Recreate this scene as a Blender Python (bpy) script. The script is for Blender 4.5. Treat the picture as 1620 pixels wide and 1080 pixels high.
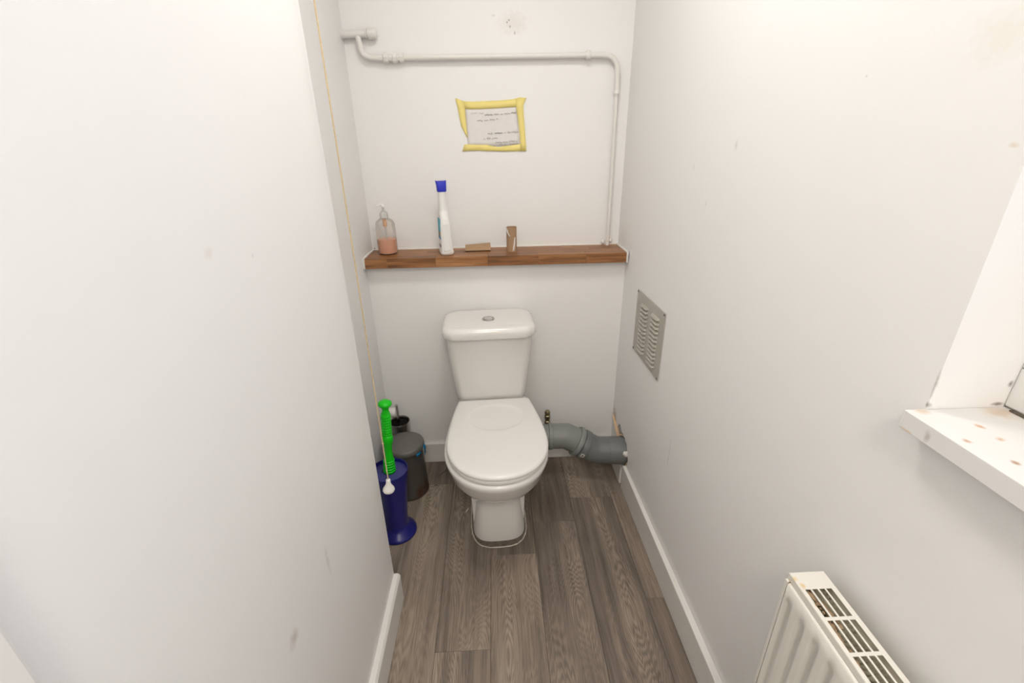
import bpy, bmesh, math, random
from mathutils import Vector, Matrix, noise as mnoise
from mathutils.geometry import tessellate_polygon

for o in list(bpy.data.objects):
    bpy.data.objects.remove(o, do_unlink=True)
S = bpy.context.scene
COL = S.collection
R = math.radians
random.seed(7)

# ------------------------------------------------------------------ camera
cam = bpy.data.cameras.new('camera')
cam.sensor_width = 36.0
cam.lens = 719.81 / 1620 * 36.0
cam.clip_start = 0.01
camo = bpy.data.objects.new('camera', cam)
COL.objects.link(camo)
_p, _y, _r = R(23.3196), R(1.91648), R(1.05016)
_f = Vector((math.sin(_y) * math.cos(_p), math.cos(_y) * math.cos(_p), -math.sin(_p)))
_x = Vector((math.cos(_y), -math.sin(_y), 0))
_d = _f.cross(_x)
_x2 = _x * math.cos(_r) + _d * math.sin(_r)
_d2 = -_x * math.sin(_r) + _d * math.cos(_r)
camo.matrix_world = Matrix(((_x2[0], -_d2[0], -_f[0], 0), (_x2[1], -_d2[1], -_f[1], 0),
                            (_x2[2], -_d2[2], -_f[2], 1.40), (0, 0, 0, 1)))
S.camera = camo

# ------------------------------------------------------------------ world, light, exposure
S.view_settings.view_transform = 'Standard'
S.view_settings.look = 'None'
S.view_settings.gamma = 1.0
S.view_settings.use_curve_mapping = False
S.view_settings.exposure = 0.07
W = bpy.data.worlds.new('overcast sky')
S.world = W
W.use_nodes = True
W.node_tree.nodes['Background'].inputs['Color'].default_value = (0.58, 0.72, 1.0, 1)
W.node_tree.nodes['Background'].inputs['Strength'].default_value = 1.55

def area(name, loc, size, power, color, rot=(0, 0, 0), shape='DISK', size_y=None):
    l = bpy.data.lights.new(name, 'AREA')
    l.shape = shape
    l.size = size
    if size_y:
        l.size_y = size_y
    l.energy = power
    l.color = color
    o = bpy.data.objects.new(name, l)
    o.location = loc
    o.rotation_euler = rot
    COL.objects.link(o)
    return o
CEIL = 2.40
area('ceiling_and_fill_light', (0.05, 0.95, CEIL - 0.075), 0.34, 6.6, (1.0, 0.98, 0.94))
area('ceiling_and_fill_light', (0.05, -0.73, CEIL - 0.075), 0.34, 12.6, (1.0, 0.925, 0.825))  # added fill lamp behind the camera, evens out the light on the walls

# ------------------------------------------------------------------ material helpers
def newmat(name):
    m = bpy.data.materials.new(name)
    m.use_nodes = True
    nt = m.node_tree
    return m, nt, nt.nodes['Principled BSDF']

def N(nt, t, **kw):
    n = nt.nodes.new(t)
    for k, v in kw.items():
        setattr(n, k, v)
    return n

def srgb(r, g, b):
    f = lambda c: (c / 12.92 if c <= 0.04045 else ((c + 0.055) / 1.055) ** 2.4)
    return (f(r / 255), f(g / 255), f(b / 255), 1)

def plain(name, col, rough=0.4, metal=0.0, bump=0.0, bscale=60, var=0.0, vscale=6, **kw):
    m, nt, b = newmat(name)
    b.inputs['Base Color'].default_value = col
    b.inputs['Roughness'].default_value = rough
    b.inputs['Metallic'].default_value = metal
    for k, v in kw.items():
        b.inputs[k.replace('_', ' ')].default_value = v
    tc = N(nt, 'ShaderNodeTexCoord')
    if var:
        n = N(nt, 'ShaderNodeTexNoise')
        n.inputs['Scale'].default_value = vscale
        n.inputs['Detail'].default_value = 5
        nt.links.new(tc.outputs['Object'], n.inputs['Vector'])
        mx = N(nt, 'ShaderNodeMix', data_type='RGBA')
        mx.inputs['A'].default_value = tuple(c * (1 - var) for c in col[:3]) + (1,)
        mx.inputs['B'].default_value = tuple(min(1, c * (1 + var)) for c in col[:3]) + (1,)
        nt.links.new(n.outputs['Fac'], mx.inputs['Factor'])
        nt.links.new(mx.outputs['Result'], b.inputs['Base Color'])
    if bump:
        n2 = N(nt, 'ShaderNodeTexNoise')
        n2.inputs['Scale'].default_value = bscale
        n2.inputs['Detail'].default_value = 4
        nt.links.new(tc.outputs['Object'], n2.inputs['Vector'])
        bp = N(nt, 'ShaderNodeBump')
        bp.inputs['Strength'].default_value = bump
        bp.inputs['Distance'].default_value = 0.004
        nt.links.new(n2.outputs['Fac'], bp.inputs['Height'])
        nt.links.new(bp.outputs['Normal'], b.inputs['Normal'])
    return m

def add_spots(m, spots):
    """real stains: (centre, radii, colour, strength), ragged by noise, in object coordinates"""
    nt = m.node_tree
    b = nt.nodes['Principled BSDF']
    tc = N(nt, 'ShaderNodeTexCoord')
    nz = N(nt, 'ShaderNodeTexNoise')
    nz.inputs['Scale'].default_value = 90
    nz.inputs['Detail'].default_value = 5
    nt.links.new(tc.outputs['Object'], nz.inputs['Vector'])
    for c, rad, col, st in spots:
        sub = N(nt, 'ShaderNodeVectorMath', operation='SUBTRACT')
        sub.inputs[1].default_value = c
        nt.links.new(tc.outputs['Object'], sub.inputs[0])
        dv = N(nt, 'ShaderNodeVectorMath', operation='DIVIDE')
        dv.inputs[1].default_value = rad
        nt.links.new(sub.outputs[0], dv.inputs[0])
        ln = N(nt, 'ShaderNodeVectorMath', operation='LENGTH')
        nt.links.new(dv.outputs[0], ln.inputs[0])
        ad = N(nt, 'ShaderNodeMath', operation='MULTIPLY_ADD')
        nt.links.new(nz.outputs['Fac'], ad.inputs[0])
        ad.inputs[1].default_value = 1.2
        nt.links.new(ln.outputs['Value'], ad.inputs[2])
        mr = N(nt, 'ShaderNodeMapRange')
        mr.inputs['From Min'].default_value = 1.5
        mr.inputs['From Max'].default_value = 0.8
        mr.inputs['To Min'].default_value = 0
        mr.inputs['To Max'].default_value = st
        nt.links.new(ad.outputs[0], mr.inputs['Value'])
        mx = N(nt, 'ShaderNodeMix', data_type='RGBA')
        old = b.inputs['Base Color']
        if old.links:
            nt.links.new(old.links[0].from_socket, mx.inputs['A'])
        else:
            mx.inputs['A'].default_value = old.default_value
        mx.inputs['B'].default_value = col
        nt.links.new(mr.outputs['Result'], mx.inputs['Factor'])
        nt.links.new(mx.outputs['Result'], old)

WHITE = (0.90, 0.89, 0.877, 1)
def paint(name, col=WHITE, rough=0.55):
    return plain(name, col, rough, bump=0.10, bscale=45, var=0.012, vscale=3)
M = {}
M['paint'] = paint('wall_paint')
M['paint_left'] = paint('wall_paint_left')
M['paint_right'] = paint('wall_paint_right')
M['paint_upper'] = paint('wall_paint_upper')
M['gloss'] = plain('gloss_trim_paint', (0.84, 0.825, 0.80, 1), 0.35, bump=0.08, bscale=30, var=0.02, vscale=8)
M['base'] = plain('grubby_baseboard_paint', (0.80, 0.78, 0.745, 1), 0.4, bump=0.08, bscale=30, var=0.06, vscale=9)
M['ceramic'] = plain('ceramic', (0.83, 0.81, 0.775, 1), 0.12, Coat_Weight=0.3, Coat_Roughness=0.05)
M['seat'] = plain('seat_plastic', (0.85, 0.83, 0.795, 1), 0.22)
M['chrome'] = plain('chrome', (0.62, 0.61, 0.59, 1), 0.16, 1.0)
M['steel'] = plain('brushed_steel', (0.45, 0.44, 0.42, 1), 0.28, 1.0, var=0.1, vscale=40)
M['aluminium'] = plain('dull_aluminium', srgb(182, 177, 167), 0.45, 0.12, var=0.03, vscale=30)
M['brass'] = plain('tarnished_brass', (0.36, 0.30, 0.18, 1), 0.35, 1.0, var=0.3, vscale=60)
M['pipe_white'] = plain('painted_pipe', (0.81, 0.785, 0.745, 1), 0.4, bump=0.15, bscale=50)
M['pipe_grey'] = plain('grey_soil_pipe', srgb(113, 116, 116), 0.36, var=0.05, vscale=12)
M['pipe_grey_pale'] = plain('pale_grey_connector', srgb(134, 137, 135), 0.4, var=0.05, vscale=12)
M['blue'] = plain('blue_plastic', srgb(30, 30, 120), 0.3, var=0.04, vscale=10)
M['blue_lid'] = plain('blue_plastic_dusty', srgb(62, 62, 130), 0.45, var=0.25, vscale=14)
M['green'] = plain('green_plastic', srgb(6, 205, 12), 0.3)
M['bin'] = plain('grey_enamel', srgb(76, 74, 70), 0.38, var=0.04, vscale=12)
M['bin_lid'] = plain('grey_lid_plastic', srgb(106, 104, 100), 0.42, bump=0.05, bscale=200)
M['bag'] = plain('blue_bag', srgb(20, 150, 215), 0.5)
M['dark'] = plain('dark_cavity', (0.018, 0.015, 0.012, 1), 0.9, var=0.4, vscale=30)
M['dirt'] = plain('dirt', (0.15, 0.12, 0.092, 1), 0.95, bump=0.6, bscale=300, var=0.6, vscale=90)
M['sealant'] = plain('sealant', (0.80, 0.775, 0.73, 1), 0.4, bump=0.2, bscale=120)
M['seal_dirty'] = plain('dirty_sealant', (0.62, 0.57, 0.50, 1), 0.5, bump=0.4, bscale=150, var=0.35, vscale=60)
M['wood_raw'] = plain('splintered_timber', srgb(214, 184, 150), 0.7, var=0.2, vscale=40)
M['plaster'] = plain('broken_plaster', srgb(190, 165, 140), 0.9, bump=0.6, bscale=120, var=0.2, vscale=50)
M['filler'] = plain('white_filler', (0.80, 0.78, 0.75, 1), 0.8, bump=0.5, bscale=150)
M['card'] = plain('tube_card', srgb(172, 140, 108), 0.85, var=0.06, vscale=30)
M['card_in'] = plain('tube_card_inside', srgb(150, 122, 95), 0.9)
M['tissue'] = plain('tissue_paper', (0.82, 0.77, 0.72, 1), 0.9)
M['paper'] = plain('note_paper', (0.82, 0.785, 0.755, 1), 0.85, bump=0.15, bscale=25, var=0.03, vscale=40)
M['tape'] = plain('yellow_tape', srgb(243, 225, 138), 0.6, var=0.05, vscale=25)
M['ink'] = plain('pen_ink', srgb(92, 86, 86), 0.8)
M['cord'] = plain('cotton_cord', srgb(206, 184, 148), 0.85, var=0.15, vscale=300)
M['white_plastic'] = plain('white_plastic', (0.82, 0.80, 0.77, 1), 0.35)
M['bottle_white'] = plain('bottle_white', (0.83, 0.815, 0.78, 1), 0.35, Subsurface_Weight=0.0)
M['cap_blue'] = plain('cap_blue', srgb(38, 48, 190), 0.35)
M['label_teal'] = plain('label_teal', srgb(60, 165, 185), 0.5)
M['label_blue'] = plain('label_blue', srgb(70, 145, 185), 0.5)
M['label_orange'] = plain('label_orange', srgb(225, 165, 95), 0.5)
M['label_ink'] = plain('label_ink', srgb(110, 100, 105), 0.6)
M['soap'] = plain('peach_soap', srgb(236, 178, 148), 0.4, var=0.03)
M['residue'] = plain('orange_residue', srgb(226, 178, 140), 0.5)
M['radiator'] = plain('radiator_enamel', (0.80, 0.77, 0.71, 1), 0.32)
M['rad_in'] = plain('radiator_dusty_inside', srgb(205, 197, 176), 0.8, var=0.25, vscale=40)
M['rust'] = plain('rust', srgb(160, 136, 108), 0.9, var=0.5, vscale=120)
M['screw'] = plain('screw', (0.10, 0.09, 0.08, 1), 0.5, 0.6)
M['pvc'] = plain('window_pvc', (0.84, 0.83, 0.81, 1), 0.3)
M['sill'] = plain('sill_paint', (0.80, 0.785, 0.765, 1), 0.3, bump=0.05, bscale=40)
M['lampshade'] = plain('opal_diffuser', (0.9, 0.88, 0.84, 1), 0.4)
M['lampshade'].node_tree.nodes['Principled BSDF'].inputs['Emission Color'].default_value = (1, 0.9, 0.78, 1)
M['lampshade'].node_tree.nodes['Principled BSDF'].inputs['Emission Strength'].default_value = 1.2

def see_through(name, tint, gloss_rough=0.05, tr=0.85, fk=0.5):
    m, nt, b = newmat(name)
    t = N(nt, 'ShaderNodeBsdfTransparent')
    t.inputs['Color'].default_value = tint
    fr = N(nt, 'ShaderNodeFresnel')
    fr.inputs['IOR'].default_value = 1.35
    b.inputs['Base Color'].default_value = (0.8, 0.8, 0.78, 1)
    b.inputs['Roughness'].default_value = gloss_rough
    mad = N(nt, 'ShaderNodeMath', operation='MULTIPLY_ADD', use_clamp=True)
    mad.inputs[1].default_value = fk
    mad.inputs[2].default_value = 1 - tr
    nt.links.new(fr.outputs[0], mad.inputs[0])
    mx = N(nt, 'ShaderNodeMixShader')
    nt.links.new(mad.outputs[0], mx.inputs[0])
    nt.links.new(t.outputs[0], mx.inputs[1])
    nt.links.new(b.outputs[0], mx.inputs[2])
    nt.links.new(mx.outputs[0], nt.nodes['Material Output'].inputs['Surface'])
    return m
M['clear'] = see_through('clear_plastic', (0.965, 0.955, 0.94, 1), 0.1, 0.96)
M['pump'] = see_through('frosted_plastic', (0.97, 0.96, 0.94, 1), 0.35, 0.55)
M['glass'] = see_through('window_glass', (0.97, 0.98, 0.98, 1), 0.02, 1.0)

def vinyl():
    m, nt, b = newmat('grey_oak_vinyl')
    L = nt.links.new
    tc = N(nt, 'ShaderNodeTexCoord')
    oi = N(nt, 'ShaderNodeObjectInfo')
    mul = N(nt, 'ShaderNodeMath', operation='MULTIPLY')
    mul.inputs[1].default_value = 37.0
    L(oi.outputs['Random'], mul.inputs[0])
    cmb = N(nt, 'ShaderNodeCombineXYZ')
    L(mul.outputs[0], cmb.inputs['X']); L(mul.outputs[0], cmb.inputs['Y'])
    def coords(sx, sy):
        s = N(nt, 'ShaderNodeVectorMath', operation='MULTIPLY')
        s.inputs[1].default_value = (sx, sy, 1)
        L(tc.outputs['Object'], s.inputs[0])
        a = N(nt, 'ShaderNodeVectorMath', operation='ADD')
        L(s.outputs[0], a.inputs[0]); L(cmb.outputs[0], a.inputs[1])
        return a.outputs[0]
    def noise(sx, sy, detail=2, rough=0.5, dist=0.0):
        n = N(nt, 'ShaderNodeTexNoise')
        n.inputs['Scale'].default_value = 1.0
        n.inputs['Detail'].default_value = detail
        n.inputs['Roughness'].default_value = rough
        n.inputs['Distortion'].default_value = dist
        L(coords(sx, sy), n.inputs['Vector'])
        return n.outputs['Fac']
    def math_(op, a, bb, c=None):
        n = N(nt, 'ShaderNodeMath', operation=op)
        for i, v in enumerate((a, bb, c)):
            if v is None: continue
            if isinstance(v, (int, float)): n.inputs[i].default_value = v
            else: L(v, n.inputs[i])
        return n.outputs[0]
    # contour lines of a stretched noise field = flat-sawn cathedral figure
    field = noise(9, 1.7, 1.5, 0.35)
    fine = noise(90, 4, 2)
    f = math_('MULTIPLY_ADD', fine, 0.06, field)
    rings = math_('SINE', math_('MULTIPLY', f, 300), 0)
    rings = math_('MULTIPLY_ADD', rings, 0.5, 0.5)
    where = noise(10, 1.2, 1)
    wmask = N(nt, 'ShaderNodeMapRange')
    wmask.inputs['From Min'].default_value = 0.40
    wmask.inputs['From Max'].default_value = 0.62
    L(where, wmask.inputs['Value'])
    fibre = noise(330, 7, 3, 0.6)
    streak = noise(45, 1.3, 3, 0.55)
    blotch = noise(7, 2.2, 3)
    v = math_('MULTIPLY', math_('MULTIPLY', rings, wmask.outputs[0]), 0.19)
    v = math_('MULTIPLY_ADD', fibre, 0.40, v)
    v = math_('MULTIPLY_ADD', streak, 0.46, v)
    v = math_('MULTIPLY_ADD', blotch, 0.36, v)
    v = math_('MULTIPLY_ADD', oi.outputs['Random'], 0.16, v)
    ramp = N(nt, 'ShaderNodeValToRGB')
    e = ramp.color_ramp.elements
    e[0].position = 0.46; e[0].color = srgb(80, 71, 64)
    e[1].position = 0.98; e[1].color = srgb(174, 158, 141)
    x = e.new(0.70); x.color = srgb(128, 115, 103)
    L(v, ramp.inputs[0])
    # dark knots
    kn = N(nt, 'ShaderNodeTexVoronoi')
    kn.inputs['Scale'].default_value = 1.0
    L(coords(11, 4.2), kn.inputs['Vector'])
    km = N(nt, 'ShaderNodeMapRange')
    km.inputs['From Min'].default_value = 0.11
    km.inputs['From Max'].default_value = 0.03
    km.inputs['To Max'].default_value = 0.55
    L(math_('MULTIPLY_ADD', fine, 0.10, kn.outputs['Distance']), km.inputs['Value'])
    mx = N(nt, 'ShaderNodeMix', data_type='RGBA')
    L(km.outputs[0], mx.inputs['Factor'])
    L(ramp.outputs[0], mx.inputs['A'])
    mx.inputs['B'].default_value = srgb(62, 52, 46)
    L(mx.outputs['Result'], b.inputs['Base Color'])
    b.inputs['Roughness'].default_value = 0.42
    bp = N(nt, 'ShaderNodeBump')
    bp.inputs['Strength'].default_value = 0.08
    bp.inputs['Distance'].default_value = 0.001
    L(v, bp.inputs['Height']); L(bp.outputs[0], b.inputs['Normal'])
    return m
M['vinyl'] = vinyl()

def oak():
    m, nt, b = newmat('oiled_oak_stave')
    L = nt.links.new
    tc = N(nt, 'ShaderNodeTexCoord')
    oi = N(nt, 'ShaderNodeObjectInfo')
    mul = N(nt, 'ShaderNodeMath', operation='MULTIPLY'); mul.inputs[1].default_value = 50
    L(oi.outputs['Random'], mul.inputs[0])
    s = N(nt, 'ShaderNodeVectorMath', operation='MULTIPLY'); s.inputs[1].default_value = (7, 120, 120)
    L(tc.outputs['Object'], s.inputs[0])
    a = N(nt, 'ShaderNodeVectorMath', operation='ADD')
    L(s.outputs[0], a.inputs[0]); L(mul.outputs[0], a.inputs[1])
    n = N(nt, 'ShaderNodeTexNoise'); n.inputs['Scale'].default_value = 1; n.inputs['Detail'].default_value = 4
    n.inputs['Distortion'].default_value = 0.4
    L(a.outputs[0], n.inputs['Vector'])
    ad = N(nt, 'ShaderNodeMath', operation='MULTIPLY_ADD')
    L(oi.outputs['Random'], ad.inputs[0]); ad.inputs[1].default_value = 0.24
    L(n.outputs['Fac'], ad.inputs[2])
    ramp = N(nt, 'ShaderNodeValToRGB')
    e = ramp.color_ramp.elements
    e[0].position = 0.36; e[0].color = srgb(104, 66, 37)
    e[1].position = 0.95; e[1].color = srgb(184, 137, 90)
    x = e.new(0.66); x.color = srgb(153, 103, 61)
    L(ad.outputs[0], ramp.inputs[0])
    L(ramp.outputs[0], b.inputs['Base Color'])
    b.inputs['Roughness'].default_value = 0.42
    return m
M['oak'] = oak()

# ------------------------------------------------------------------ mesh helpers
def link(o, parent=None):
    COL.objects.link(o)
    if parent:
        o.parent = parent
    return o

def obj(name, bm, mat, parent=None, smooth=True, angle=40, sub=0, bevel=0, bseg=2, origin=None):
    """link bm as one mesh object; origin = point (parent space) taken as object origin"""
    if origin is not None:
        bmesh.ops.translate(bm, verts=bm.verts, vec=-Vector(origin))
    bmesh.ops.recalc_face_normals(bm, faces=bm.faces)
    me = bpy.data.meshes.new(name)
    if smooth:
        for f in bm.faces: f.smooth = True
        for e in bm.edges:
            if len(e.link_faces) == 2 and e.calc_face_angle(0) > R(angle):
                e.smooth = False
    bm.to_mesh(me); bm.free()
    if mat:
        me.materials.append(mat)
    o = bpy.data.objects.new(name, me)
    if origin is not None:
        o.location = origin
    link(o, parent)
    if bevel:
        mo = o.modifiers.new('bevel', 'BEVEL'); mo.width = bevel; mo.segments = bseg; mo.limit_method = 'ANGLE'
        mo.angle_limit = R(35); mo.harden_normals = False
    if sub:
        mo = o.modifiers.new('subdivision', 'SUBSURF'); mo.levels = sub; mo.render_levels = sub
    return o

def thing(name, label, cat, loc=(0, 0, 0), rot=(0, 0, 0), group=None):
    o = bpy.data.objects.new(name, None)
    o.empty_display_size = 0.05
    o.location = loc; o.rotation_euler = rot
    o['label'] = label; o['category'] = cat
    if group: o['group'] = group
    return link(o)

def struct(name, bm, mat, parent=None, **kw):
    o = obj(name, bm, mat, parent, **kw)
    if not parent:
        o['kind'] = 'structure'
    return o

def box(bm, x0, x1, y0, y1, z0, z1, mat=None):
    ret = bmesh.ops.create_cube(bm, size=1)
    vs = ret['verts']
    for v in vs:
        v.co = Vector(((x0 + x1) / 2 + v.co.x * (x1 - x0), (y0 + y1) / 2 + v.co.y * (y1 - y0), (z0 + z1) / 2 + v.co.z * (z1 - z0)))
        if mat is not None: v.co = mat @ v.co
    return vs

def loft(bm, rings, cap0=True, cap1=True):
    vr = [[bm.verts.new(p) for p in r] for r in rings]
    n = len(rings[0])
    for a, b in zip(vr, vr[1:]):
        for i in range(n):
            j = (i + 1) % n
            bm.faces.new((a[i], a[j], b[j], b[i]))
    if cap0: bm.faces.new(list(reversed(vr[0])))
    if cap1: bm.faces.new(vr[-1])
    return vr

def lathe(bm, prof, n=40, mat=None, cap0=True, cap1=True):
    rings = []
    for r, z in prof:
        ring = [Vector((r * math.cos(2 * math.pi * i / n), r * math.sin(2 * math.pi * i / n), z)) for i in range(n)]
        if mat is not None: ring = [mat @ p for p in ring]
        rings.append(ring)
    return loft(bm, rings, cap0, cap1)

def sweep(bm, pts, rad, n=16, cap=True):
    pts = [Vector(p) for p in pts]
    if isinstance(rad, (int, float)): rad = [rad] * len(pts)
    rings = []
    t0 = (pts[1] - pts[0]).normalized()
    u = t0.orthogonal().normalized()
    prev = t0
    for i, p in enumerate(pts):
        if i == 0: t = t0
        elif i == len(pts) - 1: t = (pts[i] - pts[i - 1]).normalized()
        else:
            t = ((pts[i + 1] - p).normalized() + (p - pts[i - 1]).normalized())
            t = t.normalized() if t.length > 1e-6 else prev
        q = prev.rotation_difference(t)
        u = (q @ u); u = (u - t * u.dot(t)).normalized()
        prev = t
        w = t.cross(u)
        rings.append([p + (u * math.cos(2 * math.pi * k / n) + w * math.sin(2 * math.pi * k / n)) * rad[i] for k in range(n)])
    return loft(bm, rings, cap, cap)

def arc_pts(pts, r, seg=8):
    """polyline with corners rounded to radius r"""
    pts = [Vector(p) for p in pts]
    out = [pts[0]]
    for a, b, c in zip(pts, pts[1:], pts[2:]):
        d0 = (a - b).normalized(); d1 = (c - b).normalized()
        ang = d0.angle(d1)
        cut = min(r / math.tan(ang / 2), (a - b).length * 0.49, (c - b).length * 0.49)
        p0 = b + d0 * cut; p1 = b + d1 * cut
        for k in range(seg + 1):
            t = k / seg
            out.append(p0 * (1 - t) ** 2 + b * 2 * t * (1 - t) + p1 * t ** 2)
    out.append(pts[-1])
    return out

def rrect(hx, hy, r, cx=0, cy=0, z=0, k=6):
    pts = []
    r = min(r, hx * 0.999, hy * 0.999)
    for qx, qy, a0 in ((1, 1, 0), (-1, 1, 90), (-1, -1, 180), (1, -1, 270)):
        for i in range(k + 1):
            a = R(a0 + 90 * i / k)
            pts.append(Vector((cx + qx * (hx - r) + r * math.cos(a), cy + qy * (hy - r) + r * math.sin(a), z)))
    return pts

# ------------------------------------------------------------------ room shell
YB = 1.818      # front face of the boxed-in lower back wall
YU = 1.945      # upper back wall
XL = -0.366     # partition on the left
XR_ = -0.518    # recess left wall
YN = -0.95      # wall behind the camera
def xr(y): return 0.531 + (1.82 - y) * 0.0185     # slightly skewed right wall

bm = bmesh.new(); box(bm, -0.62, 0.85, YN, 2.05, -0.05, -0.0035)
floor = struct('floor', bm, M['dark'], smooth=False)
cols = [-0.558, -0.389, -0.220, -0.051, 0.118, 0.287, 0.468, 0.60]
butts = [[1.10], [0.42, 1.644], [0.899], [0.20, 1.243], [-0.1, 1.396], [0.55, 1.524], [1.04]]
for (x0, x1), bs in zip(zip(cols, cols[1:]), butts):
    ys = [YN] + bs + [1.83]
    for y0, y1 in zip(ys, ys[1:]):
        g = 0.0004
        bm = bmesh.new()
        box(bm, x0 + g, x1 - g, y0 + g, y1 - g, -0.0038, 0)
        obj('plank', bm, M['vinyl'], floor, smooth=False, bevel=0.0004, bseg=1, origin=((x0 + x1) / 2, (y0 + y1) / 2, 0))

bm = bmesh.new(); box(bm, -0.62, 0.85, YN, 2.05, CEIL, CEIL + 0.05)
struct('ceiling', bm, M['paint'], smooth=False)
bm = bmesh.new(); box(bm, -0.62, 0.56, YU, YU + 0.1, 0.9, CEIL)
struct('wall_back', bm, M['paint_upper'], smooth=False)
bm = bmesh.new(); box(bm, -0.62, 0.56, YB, YU + 0.1, -0.003, 0.963)
struct('wall_back_lower', bm, M['paint'], smooth=False)
bm = bmesh.new(); box(bm, -0.62, XR_, 1.0, YU + 0.05, -0.003, CEIL)
struct('wall_left_recess', bm, M['paint'], smooth=False)
bm = bmesh.new()
DY0, DY1, DZ = -0.62, 0.16, 1.98
box(bm, XR_ - 0.002, XL, DY1, 1.089, -0.003, CEIL)
box(bm, XR_ - 0.002, XL, YN, DY0, -0.003, CEIL)
box(bm, XR_ - 0.002, XL, DY0, DY1, DZ, CEIL)
struct('wall_left', bm, M['paint_left'], smooth=False, bevel=0.002)
bm = bmesh.new(); box(bm, -0.62, 0.85, YN - 0.1, YN, -0.003, CEIL)
struct('wall_front', bm, M['paint'], smooth=False)

# right wall: skewed slab with a window opening and a knocked-out hole for the soil pipe
WY0, WY1, WZ0, WZ1 = -0.36, 0.488, 1.049, 2.06
random.seed(3)
hole = []
for i in range(40):
    a = 2 * math.pi * i / 40
    rr = 0.070 + random.uniform(-0.004, 0.005)
    ca, sa = math.cos(a), math.sin(a)
    if ca > 0.25 and sa > -0.1: rr += 0.040 * (ca - 0.25) + random.uniform(-.004, .006)
    if 0.95 > ca > 0.55 and sa > 0.2: rr += 0.025
    hole.append((1.632 + rr * ca, max(0.080, 0.156 + rr * sa)))
outer = [(YN, -0.003), (2.04, -0.003), (2.04, CEIL), (YN, CEIL)]
win = [(WY0, WZ0), (WY1, WZ0), (WY1, WZ1), (WY0, WZ1)]
loops = [outer, win, hole]
flat = [p for l in loops for p in l]
tris = tessellate_polygon([[Vector((y, z, 0)) for y, z in l] for l in loops])
bm = bmesh.new()
fv = [bm.verts.new((xr(y), y, z)) for y, z in flat]
bv = [bm.verts.new((0.86, y, z)) for y, z in flat]
for t in tris:
    bm.faces.new([fv[i] for i in t]); bm.faces.new([bv[i] for i in reversed(t)])
k = 0
for l in loops:
    n = len(l)
    for i in range(n):
        a, b = k + i, k + (i + 1) % n
        bm.faces.new((fv[a], fv[b], bv[b], bv[a]))
    k += n
wall_right = struct('wall_right', bm, M['paint_right'], smooth=False)
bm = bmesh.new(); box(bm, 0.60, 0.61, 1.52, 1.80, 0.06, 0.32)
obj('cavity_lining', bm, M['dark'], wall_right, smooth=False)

# stains that belong to the walls
grey = srgb(120, 112, 104)
add_spots(M['paint_left'], [((XL, 0.531, 0.629), (0.05, 0.022, 0.020), srgb(190, 175, 162), 0.5),
                            ((XL, 0.698, 1.253), (0.05, 0.004, 0.005), grey, 0.15),
                            ((XL, 0.594, 1.28), (0.05, 0.014, 0.012), srgb(220, 200, 188), 0.25),
                            ((XL, 0.70, 0.62), (0.05, 0.010, 0.05), srgb(185, 175, 165), 0.25)])
sp = [((0.075, YU, 1.81), (.005, .05, .005), grey, 0.8), ((0.068, YU, 1.804), (.005, .05, .005), grey, 0.8),
      ((0.079, YU, 1.791), (.004, .05, .006), grey, 0.9), ((0.095, YU, 1.772), (.003, .05, .009), grey, 0.8),
      ((0.09, YU, 1.80), (.07, .05, .05), srgb(218, 208, 192), 0.3), ((0.02, YU, 1.824), (.012, .05, .006), grey, 0.15),
      ((-0.51, YU, 1.008), (.006, .05, .005), srgb(90, 75, 60), 0.8)]
add_spots(M['paint_upper'], sp)
add_spots(M['paint_right'], [((.545, 1.288, 1.337), (.1, .002, .010), grey, .35), ((.545, 1.188, 1.254), (.1, .002, .009), grey, .4),
      ((.545, 1.084, 1.391), (.1, .008, .014), srgb(200, 190, 178), .4), ((.545, .743, 1.484), (.1, .003, .003), grey, .35),
      ((.55, .505, 1.391), (.1, .008, .004), srgb(220, 200, 165), .45), ((.55, .56, 1.50), (.1, .05, .04), srgb(230, 220, 202), .3),
      ((.545, 1.19, .47), (.1, .003, .10), srgb(175, 163, 150), .35),
      ((.53, 1.79, .24), (.03, .05, .05), srgb(190, 160, 130), .6),
      ((.555, .489, 1.081), (.008, .004, .006), srgb(110, 100, 86), .7), ((.555, .489, 1.112), (.004, .003, .026), srgb(160, 150, 138), .5),
      ((.650, .488, 1.079), (.012, .006, .004), srgb(110, 92, 75), .8), ((.655, .488, 1.108), (.005, .006, .006), srgb(100, 90, 80), .8)])

# baseboards
def baseboard(name, quads, h, ch=0.0, bv=0.003, parent=None):
    """quads: front bottom line p0->p1 and wall line q0->q1"""
    bm = bmesh.new()
    for p0, p1, q0, q1 in quads:
        r0 = [Vector((*p0, 0.001)), Vector((*q0, 0.001)), Vector((*q0, h)), Vector((p0[0] - ch, p0[1], h)), Vector((*p0, h - .003 - ch))]
        r1 = [Vector((*p1, 0.001)), Vector((*q1, 0.001)), Vector((*q1, h)), Vector((p1[0] - ch, p1[1], h)), Vector((*p1, h - .003 - ch))]
        loft(bm, [r0, r1])
    return struct(name, bm, M['base'], smooth=False, bevel=bv)
xb = lambda y: 0.518 + (1.8 - y) * 0.0118
baseboard('baseboard_right', [((xb(YN + .001), YN + .001), (xb(1.574), 1.574), (xr(YN), YN + .001), (xr(1.574), 1.574))], 0.121)
baseboard('baseboard_right_corner', [((xb(1.60), 1.60), (xb(1.798), 1.798), (xr(1.60), 1.60), (xr(1.798), 1.798))], 0.088)
baseboard('baseboard_back', [((0.517, 1.803), (-0.517, 1.803), (0.53, YB), (-0.517, YB))], 0.106)
baseboard('baseboard_left', [((-0.345, 0.231), (-0.345, 1.087), (XL, 0.231), (XL, 1.087))], 0.116, 0.006, 0.0012)
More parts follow.
